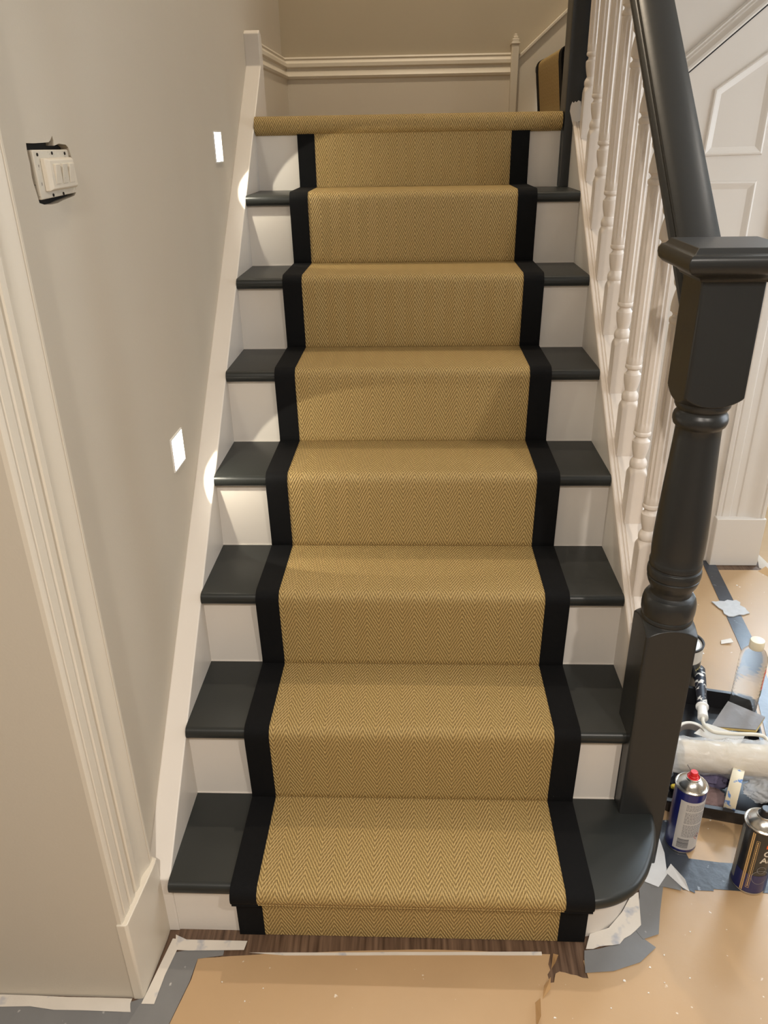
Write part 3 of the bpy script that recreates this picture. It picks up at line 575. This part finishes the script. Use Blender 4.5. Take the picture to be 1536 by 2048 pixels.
# flakes and smears
WFL = mat('dried_paint', (0.78, 0.75, 0.70), 0.5, 0.4, var=0.05)
def flake(x, y, r, z=0.0032):
    rnd = random.Random(int(x * 1e4 + y * 1e3)); k = 7
    ring = [(math.cos(2 * math.pi * j / k) * r * rnd.uniform(.5, 1.2), math.sin(2 * math.pi * j / k) * r * rnd.uniform(.4, 1.0)) for j in range(k)]
    o = build('paint_flake', MB().loft([[(a, b, 0) for a, b in ring], [(a * .8, b * .8, 0.0012) for a, b in ring]]), WFL, smooth=0, loc=(x, y, z))
    return tag(o, 'tiny dried white paint flake lying on the brown floor paper', 'paint flake', 'dried paint flakes')
for x, y, r in ((0.866, -0.083, .003), (0.921, -0.056, .003), (0.905, -0.105, .002), (0.955, -0.03, .0025), (0.99, -0.075, .002), (0.83, -0.135, .002), (0.725, -0.155, .003), (0.11, -0.105, .002), (0.16, -0.14, .002), (0.19, -0.115, .0015), (1.02, 0.02, .002), (0.94, -0.085, .0018), (1.57, 1.20, .006), (1.66, 0.95, .004), (1.60, 1.35, .004), (1.35, 0.95, .006)):
    flake(x, y, r)
tag(build('paper_scrap', MB().loft([[(-.018, -.008, 0), (.02, -.004, .004), (.017, .010, .008), (-.012, .009, .001)], [(-.018, -.008, .001), (.02, -.004, .006), (.017, .010, .010), (-.012, .009, .003)]]), WFL, loc=(1.44, 1.005, 0.0036), smooth=0), 'white curled scrap lying on the long dark tape strip', 'paper scrap')
def blob(mb, r, squash=(1, 1, 1), amp=0.25, freq=30, seed=0, n=(28, 18)):
    rings = []
    for i in range(n[1] + 1):
        t = math.pi * (0.02 + 0.96 * i / n[1]); ring = []
        for j in range(n[0]):
            a = 2 * math.pi * j / n[0]; d = Vector((math.sin(t) * math.cos(a), math.sin(t) * math.sin(a), -math.cos(t)))
            k_ = 1 + amp * mnoise.noise(d * freq * r * 10 + Vector((seed, 0, 0))) + amp * 0.6 * abs(mnoise.noise(d * freq * r * 24 + Vector((0, seed, 0))))
            ring.append((d.x * r * k_ * squash[0], d.y * r * k_ * squash[1], d.z * r * k_ * squash[2]))
        rings.append(ring)
    return mb.loft(rings)
PUTTY = mat('dried_filler', (0.55, 0.56, 0.57), 0.7, 0.3, var=0.15, vscale=60, bump=0.6, bscale=90)
sheet('dried_filler', jag((1.475, 1.24), (1.56, 1.25), 6, .006, 51) + jag((1.56, 1.25), (1.575, 1.17), 5, .006, 52) + jag((1.575, 1.17), (1.50, 1.15), 6, .006, 53) + jag((1.50, 1.15), (1.475, 1.24), 5, .006, 54), 0.0036, PUTTY, 'pale dried filler smear across the long dark tape strip', 'smear', th=0.003)

# ------------------------------------------------------------------ paint tray and its contents
TR = thing('paint_tray', 'black plastic paint tray full of tools beside the newel post', 'tray', (1.212, 0.506, 0.0018), math.radians(-13))
tw, tl, th_ = 0.130, 0.220, 0.050
def rr(w_, l_, r, z, n=5):
    pts = []
    for (cx, cy, a0) in ((w_ - r, l_ - r, 0), (-w_ + r, l_ - r, 90), (-w_ + r, -l_ + r, 180), (w_ - r, -l_ + r, 270)):
        for q in range(n + 1):
            a = math.radians(a0 + 90 * q / n); pts.append((cx + r * math.cos(a), cy + r * math.sin(a), z))
    return pts
build('tray_body', MB().loft([rr(tw - .014, tl - .014, .015, 0), rr(tw - .004, tl - .004, .02, th_ - .006), rr(tw - .004, tl - .004, .02, th_ - .004), rr(tw + .004, tl + .004, .022, th_ - .004), rr(tw + .004, tl + .004, .022, th_), rr(tw - .006, tl - .006, .02, th_), rr(tw - .017, tl - .017, .014, .004)]), BLACK, TR, smooth=40)
TZ = 0.0062   # inside bottom of the tray
RAG1 = mat('purple_rag', (0.135, 0.118, 0.195), 0.9, 0.2, var=0.35, vscale=40, bump=0.5, bscale=120)
RAG2 = mat('brown_rag', (0.20, 0.135, 0.13), 0.9, 0.2, var=0.3, vscale=60, bump=0.6, bscale=300)
tag(build('rag', blob(MB(), 0.040, (1.0, .85, .6), .35, 34, 3), RAG1, loc=(1.183, 0.405, TZ + 0.029), smooth=60), 'crumpled purple-blue rag in the paint tray', 'rag')
tag(build('rag', blob(MB(), 0.040, (1.0, .75, .42), .22, 30, 9), RAG2, loc=(1.160, 0.345, TZ + 0.022), smooth=60), 'folded brown rag at the front of the paint tray', 'rag')
tag(build('rag', blob(MB(), 0.030, (.8, 1.1, .7), .4, 40, 14), mat('dark_rag', (0.02, 0.022, 0.03), 0.85, 0.3, var=0.4, vscale=50), loc=(1.108, 0.378, TZ + 0.026), smooth=60), 'dark crumpled rag behind the blue spray can', 'rag')
# masking tape rolls
TAPEM = mat('tape_roll_paper', (0.72, 0.64, 0.47), 0.5, 0.35, var=0.08, vscale=40); spots(TAPEM, (0.12, 0.24, 0.52), 42, 0.56, 0.60)
TAPEW = mat('white_tape_roll_paper', (0.72, 0.70, 0.64), 0.5, 0.35, var=0.05, vscale=40)
CARD = mat('grey_card_core', (0.30, 0.27, 0.25), 0.8, 0.2, var=0.2, vscale=40)
def roll(label, loc, rot, ro, ri, wd, m):
    t = thing('tape_roll', label, 'tape roll', loc); t.rotation_euler = rot
    build('tape_band', MB().loft([[(r * math.cos(2 * math.pi * j / 48), r * math.sin(2 * math.pi * j / 48), z) for j in range(48)] for r, z in ((ri + .002, 0), (ro - .0008, 0), (ro, .001), (ro, wd - .001), (ro - .0008, wd), (ri + .002, wd), (ri + .002, 0))], caps=False), m, t, smooth=40)
    build('core', MB().loft([[(r * math.cos(2 * math.pi * j / 48), r * math.sin(2 * math.pi * j / 48), z) for j in range(48)] for r, z in ((ri, .0004), (ri + .002, .0004), (ri + .002, wd - .0004), (ri, wd - .0004), (ri, .0004))], caps=False), CARD, t, smooth=40)
    return t
roll('cream masking tape roll standing on edge in the tray, marked with blue paint', (1.200, 0.344, TZ + 0.0525), (math.radians(90), 0, math.radians(61)), 0.052, 0.038, 0.025, TAPEM)
roll('white tape roll lying behind the plastic-wrapped roller sleeve', (1.176, 0.528, TZ + 0.034), (math.radians(14), math.radians(-6), 0), 0.040, 0.031, 0.024, TAPEW)
# plastic-wrapped roller sleeve lying across the tray
FLEECE = mat('cream_fleece', (0.70, 0.58, 0.40), 0.9, 0.2, var=0.1, vscale=60, bump=0.6, bscale=500)
rs = thing('roller_sleeve', 'cream roller sleeve wrapped in clear plastic across the paint tray', 'roller sleeve', (1.215, 0.410, 0.091), math.radians(-5))
def xlathe(prof, n=40, fn=None):
    return MB().loft([[(x, r * math.cos(2 * math.pi * j / n) * (fn(x, j, n) if fn else 1), r * math.sin(2 * math.pi * j / n) * (fn(x, j, n) if fn else 1)) for j in range(n)] for x, r in prof])
build('sleeve', xlathe([(-.105, .020), (-.105, .034), (-.100, .037), (.112, .037), (.117, .034), (.117, .020)]), FLEECE, rs, smooth=40)
def wrinkle(x, j, n):
    a = 2 * math.pi * j / n
    v = Vector((x * 26 + 0.8 * math.sin(a), math.cos(a) * 2.2, math.sin(a) * 2.2)); v2 = Vector((x * 60 - 3 * a, math.cos(a) * 5, math.sin(a) * 5))
    return 1 + 0.09 * mnoise.noise(v) + 0.09 * abs(mnoise.noise(v2))
PLW = bpy.data.materials.new('clear_polythene'); PLW.use_nodes = True
nt = PLW.node_tree; b = nt.nodes['Principled BSDF']; b.inputs['Base Color'].default_value = (0.86, 0.88, 0.90, 1); b.inputs['Roughness'].default_value = 0.16; b.inputs['Alpha'].default_value = 0.36
n_ = nt.nodes.new('ShaderNodeTexNoise'); n_.inputs['Scale'].default_value = 38; n_.inputs['Detail'].default_value = 5; n_.inputs['Distortion'].default_value = 1.2
tcn = nt.nodes.new('ShaderNodeTexCoord'); bpn = nt.nodes.new('ShaderNodeBump'); bpn.inputs['Strength'].default_value = 0.9; bpn.inputs['Distance'].default_value = 0.004
nt.links.new(tcn.outputs['Object'], n_.inputs['Vector']); nt.links.new(n_.outputs['Fac'], bpn.inputs['Height']); nt.links.new(bpn.outputs['Normal'], b.inputs['Normal'])
wp = [(-.150, .026), (-.146, .034), (-.135, .040), (-.118, .041)] + [(-.11 + .0125 * q, .0412 + (0.005 if q > 8 else 0) + 0.0015 * math.sin(q * 1.7)) for q in range(19)] + [(.128, .046), (.145, .048), (.158, .040), (.166, .026)]
build('plastic_wrap', xlathe(wp, 56, wrinkle), PLW, rs, smooth=60)
# wrap tail hanging
tag(build('plastic_bag', blob(MB(), 0.034, (1.25, .85, .7), .30, 9, 21, (56, 36)), PLW, loc=(1.288, 0.352, 0.050), smooth=60), 'loose crumpled clear plastic at the right end of the roller sleeve', 'plastic')
# paint roller frame
GRIP = mat('spattered_grip', (0.018, 0.02, 0.03), 0.5, 0.4, var=0.2, vscale=40); spots(GRIP, (0.72, 0.70, 0.66), 75, 0.57, 0.62)
WIRE = mat('white_painted_wire', (0.72, 0.68, 0.58), 0.4, 0.4, var=0.06, vscale=50)
pr = thing('paint_roller', 'mini paint roller with spattered dark handle and white wire arm', 'paint roller', (0, 0, 0))
ha, hb = Vector((1.283, 0.800, 0.060)), Vector((1.236, 0.635, 0.062))
d = (hb - ha); fr_ = [(0, .006), (.01, .012), (.05, .0150), (.35, .0155), (.8, .0135), (.98, .0135), (1, .0125)]
build('handle', MB().tube([ha + d * t for t, r in fr_], [r for t, r in fr_], 20), GRIP, pr, smooth=50)
build('ferrule', MB().tube([hb, hb + d * .02, hb + d * .05, hb + d * .07, hb + d * .30, hb + d * .31], [.0125, .0165, .0165, .0120, .0135, .008], 16), WHITEP, pr, smooth=40)
e = hb + d * .30
wpts = smooth_curve([tuple(e), (1.212, 0.560, .072), (1.208, 0.535, .080), (1.212, 0.514, .085), (1.226, 0.504, .086), (1.270, 0.500, .086), (1.322, 0.499, .085), (1.340, 0.490, .083), (1.340, 0.466, .080)], 6)
build('wire_arm', MB().tube(wpts, .0048, 12), WIRE, pr, smooth=50)
# white card under the wire, scraper
cq = [(1.178, 0.522, .066), (1.222, 0.560, .066), (1.300, 0.512, .068), (1.262, 0.462, .070)]
tag(build('card', MB().loft([cq, [(a, b_, c + .0012) for a, b_, c in cq]]), mat('white_card', (0.66, 0.64, 0.60), 0.6, 0.3, var=0.05), smooth=0), 'white card lying under the roller wire', 'card')
SC = mat('grey_abrasive_sheet', (0.24, 0.23, 0.23), 0.55, 0.4, var=0.25, vscale=24, bump=0.3, bscale=80)
sp = thing('sanding_sheet', 'grey abrasive sheet with yellow edge leaning on the clear bottle', 'sandpaper', (0, 0, 0))
q = [(1.231, 0.551, .064), (1.330, 0.523, .078), (1.376, 0.580, .072), (1.306, 0.645, .068)]
build('sheet', MB().loft([q, [(a, b_, c + .002) for a, b_, c in q]]), SC, sp, smooth=0)
build('backing', MB().loft([[(a, b_ - (.004 if i < 2 else 0), c - .004) for i, (a, b_, c) in enumerate(q)], [(a, b_ - (.004 if i < 2 else 0), c - .0003) for i, (a, b_, c) in enumerate(q)]]), mat('yellow_backing', (0.55, 0.40, 0.14), 0.6, 0.3, var=0.1, vscale=40), sp, smooth=0)
# clear bottle
CLEAR = bpy.data.materials.new('clear_plastic_bottle'); CLEAR.use_nodes = True
b = CLEAR.node_tree.nodes['Principled BSDF']; b.inputs['Base Color'].default_value = (0.93, 0.94, 0.94, 1); b.inputs['Roughness'].default_value = 0.16; b.inputs['Transmission Weight'].default_value = 0.95; b.inputs['IOR'].default_value = 1.08; b.inputs['Alpha'].default_value = 0.75
bt = thing('bottle', 'clear ribbed plastic bottle with cream cap in the paint tray', 'bottle', (1.352, 0.655, TZ + 0.0005))
prof = [(.028, 0), (.033, .003), (.0345, .012)]
z = 0.02
while z < 0.165:
    prof += [(.0335, z), (.0345, z + .003), (.0345, z + .006), (.0336, z + .009)]; z += 0.0115
prof += [(.0345, .172), (.0345, .195), (.032, .206), (.026, .218), (.018, .226), (.0165, .229), (.0165, .238)]
build('bottle_body', MB().lathe(prof, n=40), CLEAR, bt, smooth=50)
liq = MB().lathe([(.026, .004), (.0325, .008)] + [(r - .0015, z_) for r, z_ in prof[3:-8]] + [(.0328, .168), (.001, .168)], n=40)
build('bottle_cap', MB().loft([[((r - (0.0005 if j % 2 else 0)) * math.cos(2 * math.pi * j / 48), (r - (0.0005 if j % 2 else 0)) * math.sin(2 * math.pi * j / 48), z_) for j in range(48)] for r, z_ in ((.0172, .228), (.0182, .230), (.0182, .250), (.0172, .2525), (.013, .253))]), mat('cream_cap', (0.78, 0.70, 0.52), 0.45, 0.4, var=0.03), bt, smooth=40)
lb = MB(); rect(lb, 0, 0, .030, .060, nx=8)
build('label', wrap(lb, .0350, math.radians(-48), .112), mat('red_label', (0.72, 0.05, 0.025), 0.45, 0.4, var=0.05), bt, smooth=40)
lb = MB(); rect(lb, .004, .008, .008, .05, nx=2); rect(lb, .012, .02, .016, .055, nx=2)
build('label_print', wrap(lb, .03535, math.radians(-48), .112), WFL, bt, smooth=40)
lb = MB(); rect(lb, 0, 0, .030, .022, nx=8)
build('label', wrap(lb, .0350, math.radians(-48), .088), mat('dark_label_foot', (0.05, 0.08, 0.06), 0.45, 0.4), bt, smooth=40)
# paint tin behind the newel
ti = thing('paint_tin', 'black paint tin with pale lid, half hidden behind the newel post', 'paint tin', (1.226, 0.800, 0.0018))
build('tin_body', MB().loft([[(r * math.cos(2 * math.pi * j / 48), r * math.sin(2 * math.pi * j / 48), z_) for j in range(48)] for r, z_ in ((.052, 0), (.053, .002), (.053, .148), (.0545, .150), (.0545, .153), (.050, .153), (.0495, .06), (0.0005, .06))], caps=False), mat('black_tin', (0.012, 0.013, 0.014), 0.35, 0.5), ti, smooth=40)
build('lid', MB().lathe([(.0485, .0605), (.0490, .147), (.046, .1485), (.044, .1470), (.042, .1470), (.040, .1485), (.001, .1485)], n=40), mat('pale_paint', (0.62, 0.62, 0.60), 0.3, 0.5, var=0.06, vscale=40), ti, smooth=40)
lb = MB(); rect(lb, 0, 0, .11, .040, nx=30)
build('label', wrap(lb, .0533, math.radians(-100), .106), mat('white_tin_label', (0.60, 0.57, 0.51), 0.5, 0.4, var=0.08, vscale=60), ti, smooth=40)
lb = text_mesh('c c c c', .011)
build('label_print', wrap(lb, .0535, math.radians(-60), .082), mat('gold_print', (0.62, 0.52, 0.22), 0.4, 0.5), ti, smooth=40)
# yellow tool end
yt = tag(build('tool_end', MB().tube([(0, 0, 0), (.004, 0, 0), (.022, .002, .001), (.024, .002, .001)], [.004, .006, .006, .004], 12), mat('yellow_plastic', (0.72, 0.55, 0.06), 0.4, 0.4, var=0.05), loc=(1.072, 0.350, 0.058), smooth=40), 'small yellow tool end resting on the tray rim', 'tool')

# ------------------------------------------------------------------ spray cans
def can_body(root, R, hgt, zone_mats, dome_m, n=56):
    pass
def spray(name, label, loc, R, hgt, wallm):
    t = thing(name, label, 'spray can', loc)
    build('can_wall', MB().lathe([(R - .004, 0), (R - .001, .001), (R, .004), (R, hgt), (R - .001, hgt + .001)], n=56), wallm, t, smooth=40)
    build('rim', MB().lathe([(R - .003, -.0002 + .0006), (R + .0007, .001), (R + .0010, .0028), (R + .0002, .0042)], n=56, caps=False), STEEL, t, smooth=60)
    build('dome', MB().lathe([(R - .0005, hgt - .0005), (R + .0012, hgt + .001), (R + .0014, hgt + .0035), (R - .0004, hgt + .005), (R - .003, hgt + .004), (R * .86, hgt + .009), (R * .66, hgt + .016), (R * .50, hgt + .020), (R * .47, hgt + .0205), (R * .47, hgt + .0235), (R * .42, hgt + .0245), (R * .39, hgt + .0235), (R * .38, hgt + .019), (.0005, hgt + .019)], n=56), STEEL, t, smooth=50)
    return t
NAVY = mat('navy_can_paint', (0.012, 0.016, 0.14), 0.28, 0.5, var=0.1, vscale=30, coat=0.4)
PALE = mat('pale_can_label', (0.56, 0.54, 0.52), 0.45, 0.4, var=0.03, vscale=50)
INK = mat('grey_ink', (0.13, 0.13, 0.14), 0.6, 0.3)
RED = mat('red_plastic', (0.70, 0.02, 0.025), 0.35, 0.5, var=0.03)
c1 = spray('spray_can', 'blue and white spray can with red nozzle beside the newel post', (1.066, 0.239, 0.0052), 0.0325, 0.170, NAVY)
R = 0.0325; z = 0.189
build('nozzle', MB().lathe([(.0115, z), (.0118, z + .003), (.0095, z + .0045), (.0095, z + .008), (.0083, z + .009), (.0080, z + .017), (.0068, z + .0185)], n=28), RED, c1, smooth=40)
build('nozzle_straw', MB().tube([(-.006, .006, z + .017), (-.012, .012, z + .026)], .0009, 8), INK, c1)
A0 = math.radians(-140)   # where the label starts, anticlockwise seen from above
lb = MB(); rect(lb, 0, 0, .084, .138, z=.0003, nx=30)
lab = build('label', wrap(lb, R + .0001, A0, .011), PALE, c1, smooth=40)
pm = MB(); rnd = random.Random(5)
for row in range(26):
    y_ = .129 - row * .0036
    if row in (5, 15): continue
    x_ = .014
    while x_ < .056:
        l_ = rnd.uniform(.002, .006); rect(pm, x_, y_, min(x_ + l_, .058), y_ + .0011, z=.0002, nx=2); x_ += l_ + .0011
build('small_print', wrap(pm, R + .00045, A0, .011), INK, lab, smooth=0)
pm = MB(); y_ = .006
for k_ in range(13):
    t_ = rnd.choice((.0008, .0012, .0018)); rect(pm, .008, y_, .032, y_ + t_, z=.0002, nx=5); y_ += t_ + rnd.choice((.0007, .0010))
build('barcode', wrap(pm, R + .00045, A0, .011), INK, lab, smooth=0)
pm = MB(); cx_, cy_ = .051, .036
for (dx, dy) in ((1, 1), (1, -1), (-1, -1), (-1, 1)):
    pass
dia = [(0, .010), (.0085, 0), (0, -.010), (-.0085, 0)]
for i in range(4):
    a = Vector(dia[i]); b_ = Vector(dia[(i + 1) % 4]); a2, b2 = a * .84, b_ * .84
    pm.loft([[(cx_ + q_.x, cy_ + q_.y, zz) for q_ in (a, b_, b2, a2)] for zz in (0, .0002)])
build('hazard_diamond', wrap(pm, R + .00045, A0, .011), mat('diamond_red', (0.45, 0.08, 0.05), 0.5, 0.3), lab, smooth=0)
fl = [(0, -.004), (.003, -.002), (.0028, .001), (.0012, .0005), (.0015, .0042), (-.001, .002), (-.0028, .001), (-.003, -.002)]
build('flame_mark', wrap(MB().loft([[(cx_ + a, cy_ + b_, zz) for a, b_ in fl] for zz in (0, .0002)]), R + .00045, A0, .011), INK, lab, smooth=0)

BLK = mat('black_can_paint', (0.012, 0.011, 0.010), 0.28, 0.5, var=0.1, vscale=30, coat=0.4)
c2 = spray('spray_can', 'black and navy spray can with black nozzle at the right edge', (1.178, 0.141, 0.0040), 0.0345, 0.170, BLK)
R = 0.0345
build('nozzle', MB().lathe([(.0120, z), (.0125, z + .003), (.0118, z + .006), (.0105, z + .0075), (.0100, z + .018), (.0085, z + .0195)], n=28), BLACK, c2, smooth=40)
GOLD = mat('gold_stripe', (0.62, 0.40, 0.17), 0.4, 0.5)
def patch(name, x0, y0_, x1, y1_, ang, m, parent, zz=0.0002, nx=8, r_=None):
    l_ = MB(); rect(l_, x0, y0_, x1, y1_, z=zz, nx=nx); return build(name, wrap(l_, r_ or R + .0001, math.radians(ang), 0), m, parent, smooth=40)
patch('navy_band', 0, .005, .19, .055, -192, mat('navy_band_paint', (0.016, 0.018, 0.10), 0.3, 0.5, coat=0.4), c2, nx=50)
patch('grey_panel', 0, .020, .012, .160, -192, mat('grey_can_panel', (0.20, 0.21, 0.20), 0.4, 0.4), c2, zz=.0003)
patch('stripe', 0, .006, .0022, .166, -141, GOLD, c2, zz=.0004, nx=2)
patch('stripe', .0032, .006, .0054, .166, -141, GOLD, c2, zz=.0004, nx=2)
fr2 = MB()
for (x0, y0_, x1, y1_) in ((.010, .018, .0106, .150), (.0160, .018, .0166, .150), (.010, .018, .0166, .0187), (.010, .1493, .0166, .150)): rect(fr2, x0, y0_, x1, y1_, z=.0003, nx=2)
y_ = .022
while y_ < .145:
    l_ = rnd.uniform(.002, .006); rect(fr2, .0122, y_, .0142, y_ + l_, z=.0003, nx=1); y_ += l_ + .0012
build('small_print', wrap(fr2, R + .0003, math.radians(-141), 0), GOLD, c2, smooth=0)
SILV = mat('pale_lettering', (0.66, 0.60, 0.50), 0.4, 0.5)
for body, zz, x_ in (('C', .112, .0275), ('AI', .094, .0245)):
    build('lettering', wrap(text_mesh(body, .021, .0002, True), R + .0005, math.radians(-141) + x_ / R, zz), SILV, c2, smooth=0)
patch('orange_flash', .030, .134, .055, .143, -141, mat('orange_print', (0.85, 0.12, 0.02), 0.4, 0.5), c2, zz=.0005)
ring = MB()
for (cx_, cy_, ra) in ((.033, .052, .017), (.032, .073, .0085)):
    k_ = 40
    ring.loft([[(cx_ + ra * math.cos(2 * math.pi * j / k_), cy_ + ra * 1.15 * math.sin(2 * math.pi * j / k_), .0003) for j in range(k_)], [(cx_ + (ra - .0009) * math.cos(2 * math.pi * j / k_), cy_ + (ra - .0009) * 1.15 * math.sin(2 * math.pi * j / k_), .0003) for j in range(k_)]], caps=False)
build('round_emblem', wrap(ring, R + .0003, math.radians(-141), 0), mat('grey_print', (0.25, 0.25, 0.26), 0.4, 0.4), c2, smooth=0)
